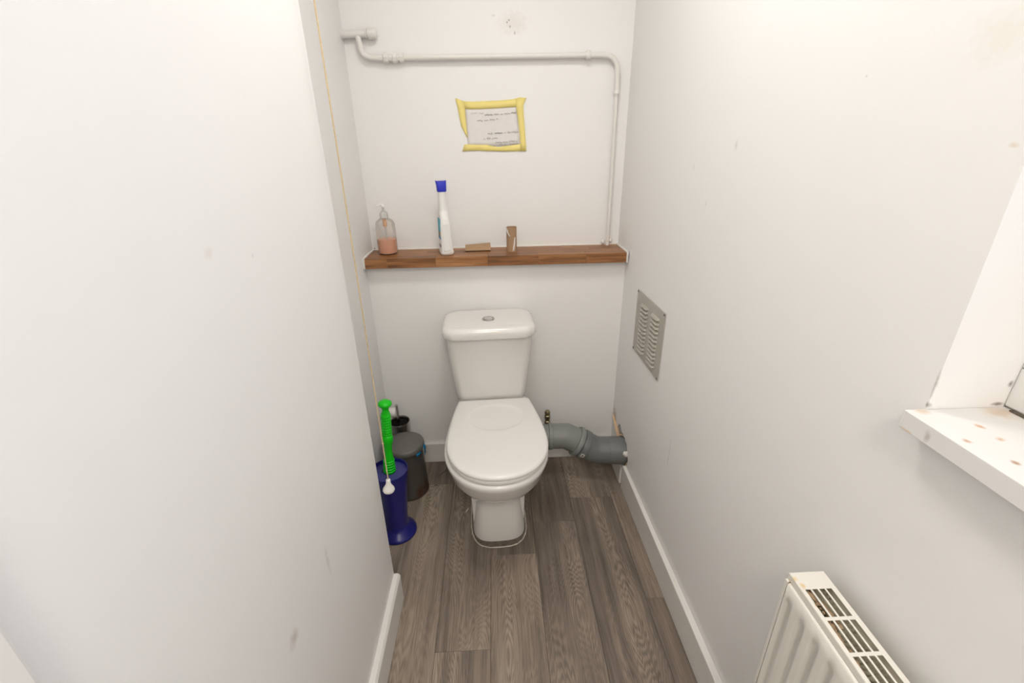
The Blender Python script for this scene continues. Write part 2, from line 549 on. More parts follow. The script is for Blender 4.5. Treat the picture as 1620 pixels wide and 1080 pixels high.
baseboard('baseboard_left_recess', [((-0.503, 1.09), (-0.503, 1.802), (XR_, 1.09), (XR_, 1.802))], 0.106)

# door in the left wall beside the camera (only the edge of its casing is in the picture)
bm = bmesh.new()
box(bm, XL - 0.01, -0.352, DY1 - 0.005, 0.229, 0.001, DZ + 0.07)
box(bm, XL - 0.01, -0.352, DY0 - 0.07, DY0 + 0.005, 0.001, DZ + 0.07)
box(bm, XL - 0.01, -0.352, DY0 + 0.005, DY1 - 0.005, DZ - 0.005, DZ + 0.07)
struct('trim_1', bm, M['gloss'], smooth=False, bevel=0.004)
bm = bmesh.new(); box(bm, -0.42, -0.38, DY0 + 0.003, DY1 - 0.003, 0.006, DZ - 0.004)
door = struct('door_1', bm, M['gloss'], smooth=False, bevel=0.002)
bm = bmesh.new()
lathe(bm, [(.024, 0), (.024, .006), (.010, .010), (.010, .035), (.022, .045), (.026, .058), (.018, .068)], 20,
      Matrix.Translation((-0.38, DY0 + 0.07, 1.0)) @ Matrix.Rotation(R(90), 4, 'Y'))
obj('door_knob', bm, M['chrome'], door)

# window 1: sill, casement frame, glass
bm = bmesh.new(); box(bm, 0.6, 0.70, WY0, WY1, WZ0, WZ1)
wroot = bpy.data.objects.new('window_1', None); wroot['kind'] = 'structure'; link(wroot)
bm.free()
def frame_bm(y0, y1, z0, z1, x0, x1, w):
    bm = bmesh.new()
    box(bm, x0, x1, y0, y1, z0, z0 + w); box(bm, x0, x1, y0, y1, z1 - w, z1)
    box(bm, x0, x1, y0, y0 + w, z0 + w, z1 - w); box(bm, x0, x1, y1 - w, y1, z0 + w, z1 - w)
    return bm
obj('window_frame', frame_bm(WY0 + .001, WY1 - .0002, 1.0765, WZ1 - .001, 0.658, 0.725, 0.055), M['pvc'], wroot, smooth=False, bevel=0.003)
obj('casement', frame_bm(WY0 + .052, WY1 - .052, 1.13, WZ1 - .052, 0.668, 0.715, 0.05), M['pvc'], wroot, smooth=False, bevel=0.004)
bm = bmesh.new(); box(bm, 0.690, 0.694, WY0 + .1, WY1 - .1, 1.178, WZ1 - .1)
obj('window_pane', bm, M['glass'], wroot, smooth=False)
bm = bmesh.new()
box(bm, 0.527, 0.735, WY0 + .0005, WY1 - .0005, WZ0 + .0005, 1.075)
box(bm, 0.527, 0.5545, WY1 - .001, WY1 + .001, WZ0 + .0005, 1.075)
obj('window_sill', bm, M['sill'], wroot, smooth=False, bevel=0.003)
bm = bmesh.new(); box(bm, 0.654, 0.6585, WY0 + .002, WY1 - .012, 1.075, 1.0772)
o = obj('sill_gap', bm, M['dirt'], wroot, smooth=False)
rs = srgb(200, 140, 70)
add_spots(M['sill'], [((.585, .446, 1.075), (.0055, .006, .01), rs, .8), ((.542, .419, 1.075), (.0055, .006, .01), srgb(190, 130, 75), .8),
                      ((.583, .419, 1.075), (.007, .006, .01), rs, .75), ((.556, .378, 1.075), (.005, .006, .01), srgb(170, 120, 70), .8),
                      ((.64, .475, 1.075), (.03, .02, .01), srgb(215, 190, 165), .7), ((.545, .484, 1.075), (.014, .01, .012), srgb(214, 190, 160), .7),
                      ((.527, .45, 1.062), (.02, .006, .012), srgb(175, 165, 155), .6), ((.527, .478, 1.05), (.02, .014, .004), srgb(225, 190, 140), .8)])

# ceiling lamp, and an unseen lamp added behind the camera for frontal fill
for ly, lab in ((0.95, 'round white opal ceiling lamp above the middle of the room'), (-0.73, 'unseen round white opal lamp added as fill light behind the camera by the end wall')):
    t = thing('ceiling_and_fill_lamp', lab, 'lamp', (0.05, ly, CEIL), group='round ceiling lamps')
    bm = bmesh.new(); lathe(bm, [(.19, 0), (.19, -.02), (.17, -.02)], 40); obj('lamp_base', bm, M['white_plastic'], t)
    bm = bmesh.new(); lathe(bm, [(.178, -.02), (.175, -.04), (.15, -.055), (.09, -.064), (.02, -.066)], 40); obj('lamp_shade', bm, M['lampshade'], t)

# ------------------------------------------------------------------ toilet
TR = R(2.4)
toilet = thing('toilet', 'white close-coupled toilet with its lid closed, standing against the back wall', 'toilet', (-0.028, 1.50, 0), (0, 0, TR))

def outline(hw, vf, vc, vb, hwb, r, z, ef=2.2, cx=0.0):
    """plan outline: rounded nose towards the room, tapering sides, square back; 76 points"""
    pts = []
    S_, C_, B_ = 14, 6, 6
    for i in range(S_):
        p = i / S_
        pts.append((hw + (hwb - hw) * p ** 1.6, vc + (vb - r - vc) * p))
    for i in range(C_):
        a = R(90 * i / C_)
        pts.append((hwb - r + r * math.cos(a), vb - r + r * math.sin(a)))
    for i in range(B_ + 1):
        pts.append((hwb - r - 2 * (hwb - r) * i / B_, vb))
    for i in range(1, C_ + 1):
        a = R(90 + 90 * i / C_)
        pts.append((-(hwb - r) + r * math.cos(a), vb - r + r * math.sin(a)))
    for i in range(1, S_ + 1):
        p = 1 - i / S_
        pts.append((-(hw + (hwb - hw) * p ** 1.6), vc + (vb - r - vc) * p))
    for i in range(1, 30):
        a = math.pi + math.pi * i / 30
        c, s = math.cos(a), math.sin(a)
        sg = 1 if c > 0 else -1
        pts.append((hw * sg * abs(c) ** (2 / ef), vc - (vc - vf) * abs(s) ** (2 / ef)))
    return [Vector((x + cx, y, z)) for x, y in pts]

pan = [(.000, .104, -.196, -.08, .17, .100, .03, 3.2), (.030, .103, -.195, -.08, .17, .098, .03, 3.2),
       (.080, .097, -.189, -.08, .17, .092, .03, 3.2), (.130, .091, -.181, -.08, .18, .086, .03, 3.0),
       (.180, .086, -.170, -.08, .20, .082, .03, 2.8), (.215, .085, -.163, -.08, .22, .082, .03, 2.6),
       (.228, .089, -.170, -.08, .24, .085, .03, 2.4), (.245, .110, -.215, -.10, .26, .092, .03, 2.2),
       (.270, .133, -.270, -.12, .28, .100, .03, 2.1), (.300, .153, -.313, -.13, .292, .108, .03, 2.1),
       (.340, .170, -.345, -.14, .296, .116, .03, 2.1), (.380, .180, -.360, -.14, .298, .122, .03, 2.1),
       (.388, .184, -.365, -.14, .298, .125, .03, 2.1), (.400, .186, -.368, -.14, .298, .126, .03, 2.1),
       (.409, .185, -.366, -.14, .297, .126, .03, 2.1), (.413, .178, -.357, -.14, .294, .122, .03, 2.1)]
bm = bmesh.new()
loft(bm, [outline(hw, vf, vc, vb, hwb, r, z, ef, cx=0.004) for z, hw, vf, vc, vb, hwb, r, ef in pan])
o = obj('pan', bm, M['ceramic'], toilet, angle=60)
# raised foot flanges with fixing holes either side
for s in (-1, 1):
    bm = bmesh.new()
    rings = []
    for z, x0, x1, y0, y1 in ((0.05, .086, .100, -.135, .02), (0.10, .082, .101, -.135, .02), (0.16, .078, .104, -.125, .03), (0.205, .076, .104, -.11, .03), (.222, .074, .098, -.10, .02)):
        rings.append(rrect((x1 - x0) / 2, (y1 - y0) / 2, .008, s * (x0 + x1) / 2 + .004, (y0 + y1) / 2, z, 3))
    loft(bm, rings)
    fl = obj('flange', bm, M['ceramic'], toilet)
    bm = bmesh.new(); lathe(bm, [(.005, 0), (.005, .0015)], 12, Matrix.Translation((s * .087 + .004, -.085, .2222)))
    obj('fixing_hole', bm, M['dark'], fl)
# perished seal round the foot: dirty gap and white bead
def ring_strip(bm, a, b, z0, z1):
    A = [bm.verts.new((p.x, p.y, z0)) for p in a]; B = [bm.verts.new((p.x, p.y, z1)) for p in b]
    n = len(A)
    for i in range(n):
        j = (i + 1) % n
        bm.faces.new((A[i], A[j], B[j], B[i]))
bm = bmesh.new()
ring_strip(bm, outline(.101, -.19, -.08, .17, .098, .03, 0, 3.2, .004), outline(.108, -.222, -.08, .176, .104, .03, 0, 3.0, .004), .005, .0015)
o = obj('dirty_gap', bm, M['dirt'], toilet); o['label'] = 'brown grime in the gap around the foot'
bead = outline(.109, -.223, -.08, .177, .105, .03, .002, 3.0, .004)
bm = bmesh.new()
random.seed(5)
pts = [p + Vector((random.uniform(-.001, .001), random.uniform(-.001, .001), 0)) for p in bead]
pts.append(pts[0]); sweep(bm, pts, [0.0026 * (0.7 + 0.6 * random.random()) for _ in pts], 6)
o = obj('sealant_bead', bm, M['seal_dirty'], toilet); o['label'] = 'cracked dirty white sealant bead around the foot'

# seat ring and lid
bm = bmesh.new()
def seat_ring(hw, vf, z, g=0): return outline(hw, vf, -.14, .085, .14, .03, z, 2.2)
out = lambda d, z: outline(.178 - d, -.362 + d, -.145, .09 - d, .142 - d, .03, z, 2.15, .007)
inn = lambda d, z: outline(.105 + d, -.27 - d, -.12, .0 + d, .075 + d, .05, z, 2.1, .007)
rings = [out(.004, .416), out(0, .419), out(0, .427), out(.004, .430), inn(.006, .430), inn(0, .427), inn(0, .418), inn(.004, .416)]
vr = loft(bm, rings, False, False)
n = len(vr[0])
for i in range(n):
    j = (i + 1) % n
    bm.faces.new((vr[-1][i], vr[-1][j], vr[0][j], vr[0][i]))
obj('seat', bm, M['seat'], toilet)
bm = bmesh.new()
LZ = .4315
lo = lambda d, z: outline(.1795 - d, -.3625 + d, -.150, .124 - d * .6, .147 - d * .7, .012, z, 2.2, .008)
def ell(s, z):
    base = lo(.01, z)
    c = Vector((0.010, -.016, 0)); out_ = []
    for p in base:
        q = Vector((p.x - .01, p.y + .06, 0)); a = math.atan2(q.y, q.x)
        out_.append(Vector((c.x + .112 * s * math.cos(a), c.y + .092 * s * math.sin(a), z)))
    return out_
def mix_ring(a, b, t, z): return [Vector((p.x + (q.x - p.x) * t, p.y + (q.y - p.y) * t, z)) for p, q in zip(a, b)]
e0 = ell(1.0, 0); b0 = lo(.02, 0)
rings = [lo(.006, LZ), lo(.001, LZ + .002), lo(0, LZ + .006), lo(.0015, LZ + .0105), lo(.005, LZ + .014), lo(.011, LZ + .0163), lo(.02, LZ + .0172),
         mix_ring(b0, e0, .33, LZ + .0176), mix_ring(b0, e0, .66, LZ + .0180), mix_ring(b0, e0, .93, LZ + .0182), ell(1.0, LZ + .0182),
         ell(.97, LZ + .0176), ell(.93, LZ + .0160), ell(.90, LZ + .0154), ell(.6, LZ + .0152), ell(.3, LZ + .0152)]
loft(bm, rings)
lid = obj('lid', bm, M['seat'], toilet, angle=50)
for s in (-1, 1):
    bm = bmesh.new()
    lathe(bm, [(.011, -.02), (.0125, -.018), (.0125, .018), (.011, .02)], 16, Matrix.Translation((s * .075, .118, .4285)) @ Matrix.Rotation(R(90), 4, 'Y'))
    obj('hinge', bm, M['seat'], toilet)
# cistern
bm = bmesh.new()
prof = [(.4135, .112, .150, .03), (.420, .127, .140, .035), (.435, .138, .133, .035), (.465, .1445, .127, .032), (.56, .153, .112, .03), (.65, .1605, .099, .03), (.736, .167, .088, .03)]
loft(bm, [rrect(hw, (.298 - vf) / 2, r, 0.0, (.298 + vf) / 2, z, 8) for z, hw, vf, r in prof])
obj('cistern', bm, M['ceramic'], toilet, angle=50)
bm = bmesh.new()
V0, V1 = .062, .304
prof = [(.7365, -.010), (.7365, -.002), (.741, .0), (.757, .0), (.766, -.0025), (.773, -.008), (.777, -.016), (.779, -.030), (.780, -.055)]
loft(bm, [rrect(.1795 + d, (V1 - V0) / 2 + d * .8, .060 + d * .4, 0.0, (V0 + V1) / 2, z, 10) for z, d in prof])
obj('cistern_lid', bm, M['ceramic'], toilet, angle=50)
bm = bmesh.new()
mt = Matrix.Translation((.0, .165, .7795))
lathe(bm, [(.0255, 0), (.0255, .0025), (.023, .0045), (.0205, .0045), (.0200, .0015)], 32, mt)
btn = obj('flush_button', bm, M['chrome'], toilet)
for s, w in ((-1, .72), (1, 1.0)):
    bm = bmesh.new()
    ptsb = []
    for i in range(17):
        a = R(-90 + 180 * i / 16)
        ptsb.append((s * (.0012 + .0178 * math.cos(a) * .98), .0185 * math.sin(a)))
    lo_ = [mt @ Vector((x, y, .0018)) for x, y in ptsb]; hi_ = [mt @ Vector((x, y, .0052)) for x, y in ptsb]
    if s > 0: hi_ = [p - Vector((0, 0, .0012)) for p in hi_]
    loft(bm, [lo_, hi_])
    obj('button_half', bm, M['chrome'], btn, angle=30, bevel=0.0006)

# ------------------------------------------------------------------ soil pipe
sp_ = thing('soil_pipe', 'grey plastic soil pipe bending from the toilet outlet into the right wall', 'pipe', (0.16, 1.668, 0.22))
def local(p): return Vector(p) - Vector((0.16, 1.668, 0.22))
def pipe_part(name, pts, rad, mat, n=40, parent=None):
    bm = bmesh.new(); sweep(bm, [local(p) for p in pts], rad, n); return obj(name, bm, mat, parent or sp_, angle=35)
A_ = Vector((.09, 1.666, .226)); B_ = Vector((.286, 1.664, .222)); C_ = Vector((.345, 1.657, .191)); D_ = Vector((.418, 1.649, .153)); E_ = Vector((.575, 1.633, .155))
pipe_part('pan_connector', [A_, A_.lerp(B_, .60), A_.lerp(B_, .605), A_.lerp(B_, .68), A_.lerp(B_, .69), A_.lerp(B_, .94), B_, B_.lerp(C_, .12), B_.lerp(C_, .75)],
          [.052, .052, .0585, .0585, .0545, .0545, .0555, .0555, .0565], M['pipe_grey_pale'])
dirn = (C_ - B_).normalized()
def P(s): return B_ + dirn * s
pipe_part('collar', [P(.046), P(.047), P(.053), P(.060), P(.067), P(.068)], [.056, .0640, .0670, .0670, .0650, .058], M['pipe_grey_pale'])
pipe_part('socket', [P(.0655), P(.072), P(.0725), P(.077), P(.098), P(.101), P(.110)], [.054, .056, .0625, .0645, .0645, .0615, .060], M['pipe_grey'])
bend = [P(.088), P(.102)] + [Vector(q) for q in arc_pts([P(.105), D_, D_.lerp(E_, .35)], .10, 8)[1:]]
fin = D_.lerp(E_, .36)
bend += [fin, fin.lerp(E_, .01), fin.lerp(E_, .5), E_]
elb = pipe_part('elbow', bend, [.0595] * (len(bend) - 4) + [.0595, .0605, .0605, .0605], M['pipe_grey'])
for (d, u_, sz) in ((P(.100), -.75, .0065),):
    bm = bmesh.new(); bmesh.ops.create_uvsphere(bm, u_segments=12, v_segments=8, radius=sz)
    bmesh.ops.translate(bm, verts=bm.verts, vec=local(d + Vector((.018, -.038, -.040))))
    obj('moulding_nub', bm, M['pipe_grey'], elb)
# small square sticker on the socket
def on_pipe(c, axis, r, a, s):
    ax = axis.normalized(); up = Vector((0, 0, 1)); up = (up - ax * up.dot(ax)).normalized(); fr = ax.cross(up)
    if fr.y > 0: fr = -fr
    return c + ax * s + (fr * math.cos(a) + up * math.sin(a)) * r
def patch(a0, a1, s0, s1, r, c):
    bm = bmesh.new(); g = []
    for i in range(7):
        row = [bm.verts.new(local(on_pipe(c, dirn, r, a0 + (a1 - a0) * i / 6, s))) for s in (s0, s1)]
        g.append(row)
    for a, b in zip(g, g[1:]): bm.faces.new((a[0], a[1], b[1], b[0]))
    return bm
c0 = P(.084)
stk = obj('sticker', patch(-.44, -.10, -.004, .012, .0652, c0), M['filler'], sp_)
obj('sticker_print', patch(-.37, -.17, .0, .008, .0655, c0), M['pipe_grey'], stk)
bm = bmesh.new()
bmesh.ops.create_icosphere(bm, subdivisions=3, radius=.011)
for v in bm.verts:
    v.co = v.co * (1 + .35 * mnoise.noise(v.co * 160)); v.co.z *= 1.15
bmesh.ops.translate(bm, verts=bm.verts, vec=local((.531, 1.577, .180)))
o = obj('filler_lump', bm, M['filler'], sp_); o['label'] = 'white lump of filler on the pipe at the wall'
# broken timber and plaster round the hole
bm = bmesh.new()
for (p0, p1, w) in (((.522, 1.786, .245), (.534, 1.715, .170), .008), ((.529, 1.760, .225), (.539, 1.700, .170), .006)):
    sweep(bm, [p0, Vector(p0).lerp(Vector(p1), .5) + Vector((.001, 0, .002)), p1], [w * .5, w, w * .9], 5)
o = obj('timber_splinter', bm, M['wood_raw'], wall_right, smooth=False)
bm = bmesh.new()
random.seed(11)
for i in range(46):
    a = 2 * math.pi * i / 46 + random.uniform(-.05, .05)
    rr = .066 + random.uniform(-.002, .006)
    c = Vector((0, 1.632 + rr * math.cos(a), max(.09, .156 + rr * math.sin(a))))
    c.x = xr(c.y) + .004
    r_ = bmesh.ops.create_icosphere(bm, subdivisions=1, radius=random.uniform(.003, .0065), matrix=Matrix.Translation(c))
o = obj('plaster_crumbs', bm, M['plaster'], wall_right, smooth=False); o['kind'] = 'stuff'

# water valve behind the pan
wv = thing('water_valve', 'small tarnished brass valve on a pipe behind the toilet, above the grey soil pipe', 'valve', (0.217, 1.785, 0.001))
bm = bmesh.new(); lathe(bm, [(.0075, 0), (.0075, .215)], 14); obj('supply_pipe', bm, M['pipe_white'], wv)
bm = bmesh.new(); lathe(bm, [(.010, .200), (.013, .203), (.013, .222), (.010, .226), (.010, .232), (.0135, .235), (.0135, .252), (.010, .256)], 6); obj('compression_nut', bm, M['brass'], wv, smooth=False, bevel=.001)
bm = bmesh.new(); lathe(bm, [(.008, .255), (.0125, .258), (.0125, .272), (.009, .278), (.0, .2785)], 16, cap1=False); obj('valve_cap', bm, M['brass'], wv)

# ------------------------------------------------------------------ wooden shelf
SH = thing('shelf', 'oiled oak block shelf spanning the back wall above the toilet', 'shelf', (0, 1.86, 0.963))
random.seed(21)
SZ = .039
rows = [(1.7745, 1.818), (1.818, 1.861), (1.861, 1.904), (1.904, YU)]
cuts = [[-.425, -.235, -.03, .17, .36], [-.36, -.13, .06, .28, .43], [-.45, -.28, -.02, .21, .39], [-.30, -.11, .13, .33]]
for (y0, y1), cs in zip(rows, cuts):
    xs = [-.511] + cs + [.521]
    for x0, x1 in zip(xs, xs[1:]):
        xe0 = x0 + .0002; xe1 = x1 - .0002
        bm = bmesh.new(); box(bm, xe0, xe1, y0 + .0001 - 1.86, y1 - .0001 - 1.86, 0, SZ)
        # front lower edge is worn round
        obj('stave', bm, M['oak'], SH, smooth=False, bevel=.0008, bseg=2, origin=((x0 + x1) / 2, (y0 + y1) / 2 - 1.86, SZ / 2))
def bead_line(name, pts, r, parent, mat=None):
    bm = bmesh.new(); random.seed(len(pts) * 7 + int(r * 1e5))
    P_ = [Vector(p) for p in pts]; o_ = []
    for a, b in zip(P_, P_[1:]):
        nseg = max(2, int((b - a).length / .02))
        o_ += [a.lerp(b, i / nseg) for i in range(nseg)]
    o_.append(P_[-1])
    sweep(bm, o_, [r * random.uniform(.8, 1.2) for _ in o_], 8)
    return obj(name, bm, mat or M['sealant'], parent)
bead_line('sealant_bead', [(-.515, YU - 1.86 - .001, SZ + .001), (.5255, YU - 1.86 - .001, SZ + .001)], .0045, SH)
for x in (-.5145, .5250):
    bead_line('sealant_bead', [(x, YU - 1.862, SZ + .001), (x, 1.7745 - 1.86, SZ + .001), (x, 1.7745 - 1.86, 0.0)], .0045, SH)

# ------------------------------------------------------------------ things on the shelf
ZS = .963 + SZ + .0005
# soap dispenser
sd = thing('soap_dispenser', 'clear pump soap bottle one third full of peach soap, left end of shelf', 'soap bottle', (-.436, 1.872, ZS), (0, 0, R(20)))
bm = bmesh.new()
lathe(bm, [(.030, .000), (.0375, .003), (.039, .010), (.0385, .08), (.0375, .118), (.033, .130), (.022, .138), (.014, .141), (.0135, .147)], 40)
obj('bottle', bm, M['clear'], sd)
bm = bmesh.new(); lathe(bm, [(.028, .0025), (.0355, .005), (.0372, .012), (.0370, .058), (.0365, .0585)], 40)
obj('liquid_soap', bm, M['soap'], sd)
bm = bmesh.new(); lathe(bm, [(.0165, .141), (.0165, .152), (.0155, .160), (.010, .166), (.0045, .168), (.0045, .184)], 24)
obj('pump_collar', bm, M['pump'], sd)
bm = bmesh.new(); lathe(bm, [(.008, .183), (.0085, .190), (.005, .195)], 16)
sweep(bm, [(0, 0, .189), (-.012, -.006, .1925), (-.028, -.015, .188)], [.0048, .0042, .003], 10)
obj('pump_nozzle', bm, M['white_plastic'], sd)
bm = bmesh.new(); lathe(bm, [(.0025, .0585), (.0025, .108)], 10); obj('dip_tube', bm, M['pump'], sd)
bm = bmesh.new(); lathe(bm, [(.005, .106), (.0075, .110), (.0078, .122), (.0065, .138)], 14); obj('pump_chamber', bm, M['residue'], sd)

# toilet cleaner bottle, turned edge-on
tcb = thing('cleaner_bottle', 'tall white toilet cleaner bottle with a blue cap, on the shelf', 'bottle', (-.196, 1.842, ZS), (0, R(-.6), R(13)))
bm = bmesh.new()
prof = [(0, .021, .036, .010), (.003, .0250, .040, .012), (.012, .0265, .042, .012), (.020, .0235, .041, .010), (.060, .0220, .040, .010), (.115, .0205, .038, .010), (.138, .0185, .034, .011), (.146, .0170, .030, .012),
        (.150, .0185, .026, .013), (.164, .0185, .024, .013), (.168, .0165, .0215, .013), (.172, .0160, .0200, .014), (.205, .0155, .0180, .014), (.240, .0150, .0165, .0145)]
loft(bm, [rrect(hx, hy, r, 0, 0, z, 5) for z, hx, hy, r in prof])
cb = obj('bottle_body', bm, M['bottle_white'], tcb, angle=60)
bm = bmesh.new()
rr_ = [[Vector((x * w, -.0435 + d, z)) for x, z, w, d in ((-.014, .018, 1, .0), (.014, .018, 1, .0), (.0125, .112, 1, .004), (.009, .122, 1, .0052), (-.009, .122, 1, .0052), (-.0125, .112, 1, .004))],
       [Vector((x * w, -.030 + d, z)) for x, z, w, d in ((-.014, .018, 1, .0), (.014, .018, 1, .0), (.0125, .112, 1, .004), (.009, .122, 1, .005), (-.009, .122, 1, .005), (-.0125, .112, 1, .004))]]
loft(bm, rr_); obj('grip_panel', bm, M['bottle_white'], tcb, bevel=.0015)
bm = bmesh.new()
prof = [(.239, .0165, .0175), (.243, .0175, .0185), (.262, .0185, .0175), (.276, .0205, .0155)]
vr = loft(bm, [rrect(hx, hy, .008, 0 if z < .27 else -.001, 0, z + (0.0), 5) for z, hx, hy in prof])
for v in vr[-1]:
    v.co.z += .006 * (abs(v.co.x) / .02) ** 2 - .002
obj('cap', bm, M['cap_blue'], tcb, angle=35, bevel=.0008)
def label_patch(z0, z1, w0, w1, mat, name):
    bm = bmesh.new()
    for zz, w in (): pass
    x0 = lambda z: -(.0235 - (z - .02) * .031) - .0012
    loft(bm, [[Vector((x0(z0), -w0, z0)), Vector((x0(z0), w1, z0)), Vector((x0(z0) + .002, w1, z0)), Vector((x0(z0) + .002, -w0, z0))],
              [Vector((x0(z1), -w0, z1)), Vector((x0(z1), w1, z1)), Vector((x0(z1) + .002, w1, z1)), Vector((x0(z1) + .002, -w0, z1))]])
    return obj(name, bm, mat, tcb, smooth=False)
lb = label_patch(.075, .140, .030, .030, M['label_teal'], 'label')
for (a, b, m_) in ((.062, .0745, 'label_blue'), (.0745, .090, 'label_orange')):
    label_patch(a, b, .0305, .030, M[m_], 'label_band')
label_patch(.030, .040, .028, .01, M['label_ink'], 'label_print')

# cardboard tubes
ft = thing('cardboard_tube', 'flattened brown cardboard roll tube lying on the shelf', 'cardboard tube', (-.071, 1.895, ZS), (R(6), 0, R(3)))
bm = bmesh.new()
def squash(hy, hz, x, tilt, n=24):
    ring = []
    for i in range(n):
        a = 2 * math.pi * i / n
        c, s_ = math.cos(a), math.sin(a)
        y = hy * (1 if c > 0 else -1) * abs(c) ** .8; z = hz * s_ * (1 - .55 * abs(c) ** 3)
        ring.append(Vector((x, y, z + hz + tilt * y)))
    return ring
o1 = [squash(.030, .007 + .002 * t_, -.052 + .104 * t_, 0.10 + .1 * t_) for t_ in (0, .25, .5, .75, 1)]
i1 = [squash(.0292, .0062 + .002 * t_, -.052 + .104 * t_, 0.10 + .1 * t_) for t_ in (0, .25, .5, .75, 1)]
for r_, s_ in zip(o1, i1):
    for p in s_: p.z += .0008
    for p in r_ + s_: p.z += .0035
vo = loft(bm, o1, False, False); vi = loft(bm, i1, False, False)
for k in (0, -1):
    for i in range(24):
        j = (i + 1) % 24
        bm.faces.new((vo[k][i], vo[k][j], vi[k][j], vi[k][i]))
obj('tube_wall', bm, M['card'], ft, angle=35)

st = thing('cardboard_tube', 'empty brown cardboard roll tube standing upright on the shelf', 'cardboard tube', (.068, 1.858, ZS), (0, 0, 0))
bm = bmesh.new()
vo = lathe(bm, [(.0205, 0), (.0207, .03), (.0203, .07), (.0206, .097)], 36, None, False, False)
vi = lathe(bm, [(.0197, 0), (.0199, .03), (.0195, .07), (.0198, .097)], 36, None, False, False)
for k in (0, -1):
    for i in range(36):
        j = (i + 1) % 36
        bm.faces.new((vo[k][i], vo[k][j], vi[k][j], vi[k][i]))
obj('tube_wall', bm, M['card'], st)
def tube_patch(poly, name, rad=.0212):
    """poly: rows (z, a0, a1) in degrees, angle measured from the front, + to the right"""
    bm = bmesh.new(); g = []
    for z, a0, a1 in poly:
        row = []
        for i in range(5):
            a = R(-90 + a0 + (a1 - a0) * i / 4)
            row.append(bm.verts.new((rad * math.cos(a), rad * math.sin(a), z)))
        g.append(row)
    for a, b in zip(g, g[1:]):
        for i in range(4): bm.faces.new((a[i], a[i + 1], b[i + 1], b[i]))
    o = obj(name, bm, M['tissue'], st)
    mo = o.modifiers.new('thickness', 'SOLIDIFY'); mo.thickness = .0006
    return o
tube_patch([(.0015, 8, 36), (.02, 14, 38), (.035, 22, 44), (.05, 28, 44), (.058, 36, 46)], 'tissue_scrap')
tube_patch([(.060, -22, -14), (.066, -36, -20), (.076, -62, -38), (.084, -75, -44), (.090, -85, -58), (.0965, -95, -70)], 'tissue_scrap')

# ------------------------------------------------------------------ handwritten note
note = thing('note', 'small handwritten note stuck to the wall with yellow tape', 'note', (0, YU, 1.47))
def nv(u, v, d): return Vector((-.1801 + u * .0002652, -d, 1.6004 - v * .0002456 - 1.47))
def sheet(name, rows, d, mat, parent=note, wrinkle=0.0):
    """rows: list of polylines with equal counts (u,v) -> gridded sheet, slightly proud of the wall"""
    bm = bmesh.new(); g = []
    for ri, row in enumerate(rows):
        g.append([bm.verts.new(nv(u, v, d + wrinkle * (0.5 + 0.5 * mnoise.noise(Vector((u * .012, v * .02, ri)))))) for u, v in row])
    for a, b in zip(g, g[1:]):
        for i in range(len(a) - 1): bm.faces.new((a[i], a[i + 1], b[i + 1], b[i]))
    o = obj(name, bm, mat, parent)
    mo = o.modifiers.new('thickness', 'SOLIDIFY'); mo.thickness = .0003; mo.offset = 1
    return o
def lerp_row(p, q, n): return [(p[0] + (q[0] - p[0]) * i / n, p[1] + (q[1] - p[1]) * i / n) for i in range(n + 1)]
pr = []
for k in range(9):
    t_ = k / 8
    pr.append(lerp_row((312 + 14 * t_, 270 + 560 * t_), (1050 + 45 * t_, 250 + 575 * t_), 14))
sheet('paper', pr, .0008, M['paper'], wrinkle=.0012)
def strip(pa, pb, d, wr=.0004):
    rows_ = [pa, [((a[0] + b[0]) / 2, (a[1] + b[1]) / 2) for a, b in zip(pa, pb)], pb]
    return sheet('tape_strip', rows_, d, M['tape'], wrinkle=wr)
strip([(250, 178), (420, 190), (600, 184), (800, 180), (1000, 165), (1100, 140), (1190, 150)], [(255, 285), (420, 296), (600, 292), (800, 284), (1000, 274), (1100, 268), (1150, 240)], .0024)
strip([(182, 138), (205, 260), (225, 400), (245, 530), (280, 600), (318, 690)], [(300, 185), (312, 290), (316, 400), (320, 520), (325, 600), (328, 692)], .0030)
strip([(1038, 165), (1050, 300), (1072, 470), (1090, 640), (1100, 800), (1100, 905)], [(1188, 150), (1148, 260), (1160, 470), (1172, 640), (1183, 800), (1188, 908)], .0036)
strip([(275, 795), (330, 790), (480, 800), (620, 803), (700, 828), (780, 838), (900, 824), (1100, 800), (1186, 810)], [(240, 892), (330, 888), (480, 885), (620, 896), (700, 898), (780, 902), (900, 906), (1100, 905), (1188, 906)], .0028, .0010)
fold = bead = None
bm = bmesh.new()
for poly in ([(330, 848), (520, 838), (590, 862), (650, 895)], [(620, 805), (700, 845), (770, 880), (850, 850), (960, 828)]):
    sweep(bm, [nv(u, v, .0044) for u, v in poly], .0007, 5)
obj('tape_crease', bm, M['tape'], note)
# the writing itself is too small to read in the photograph: pen strokes word by word at its places and sizes
bm = bmesh.new()
random.seed(33)
words = [(395, 480, 358, 20, .5), (512, 575, 362, 22, .5), (590, 692, 388, 26, 1), (725, 785, 380, 22, .9), (812, 850, 380, 18, .8), (875, 955, 372, 20, .7), (972, 1042, 362, 26, 1.2),
         (478, 555, 462, 18, .9), (582, 628, 462, 18, .9), (660, 728, 452, 22, 1), (755, 775, 445, 26, .8),
         (625, 690, 655, 26, .9), (725, 835, 648, 24, 1.1), (865, 885, 640, 22, .7), (915, 955, 638, 20, .8), (970, 1070, 634, 22, .8),
         (560, 590, 725, 18, .9), (610, 662, 722, 28, 1), (685, 762, 718, 22, .8),
         (740, 815, 778, 20, 1.1), (840, 905, 774, 20, .8), (930, 1015, 770, 24, .7), (1035, 1050, 770, 34, .9),
         (785, 830, 808, 16, .9), (855, 880, 808, 16, .7), (945, 1060, 804, 18, .8)]
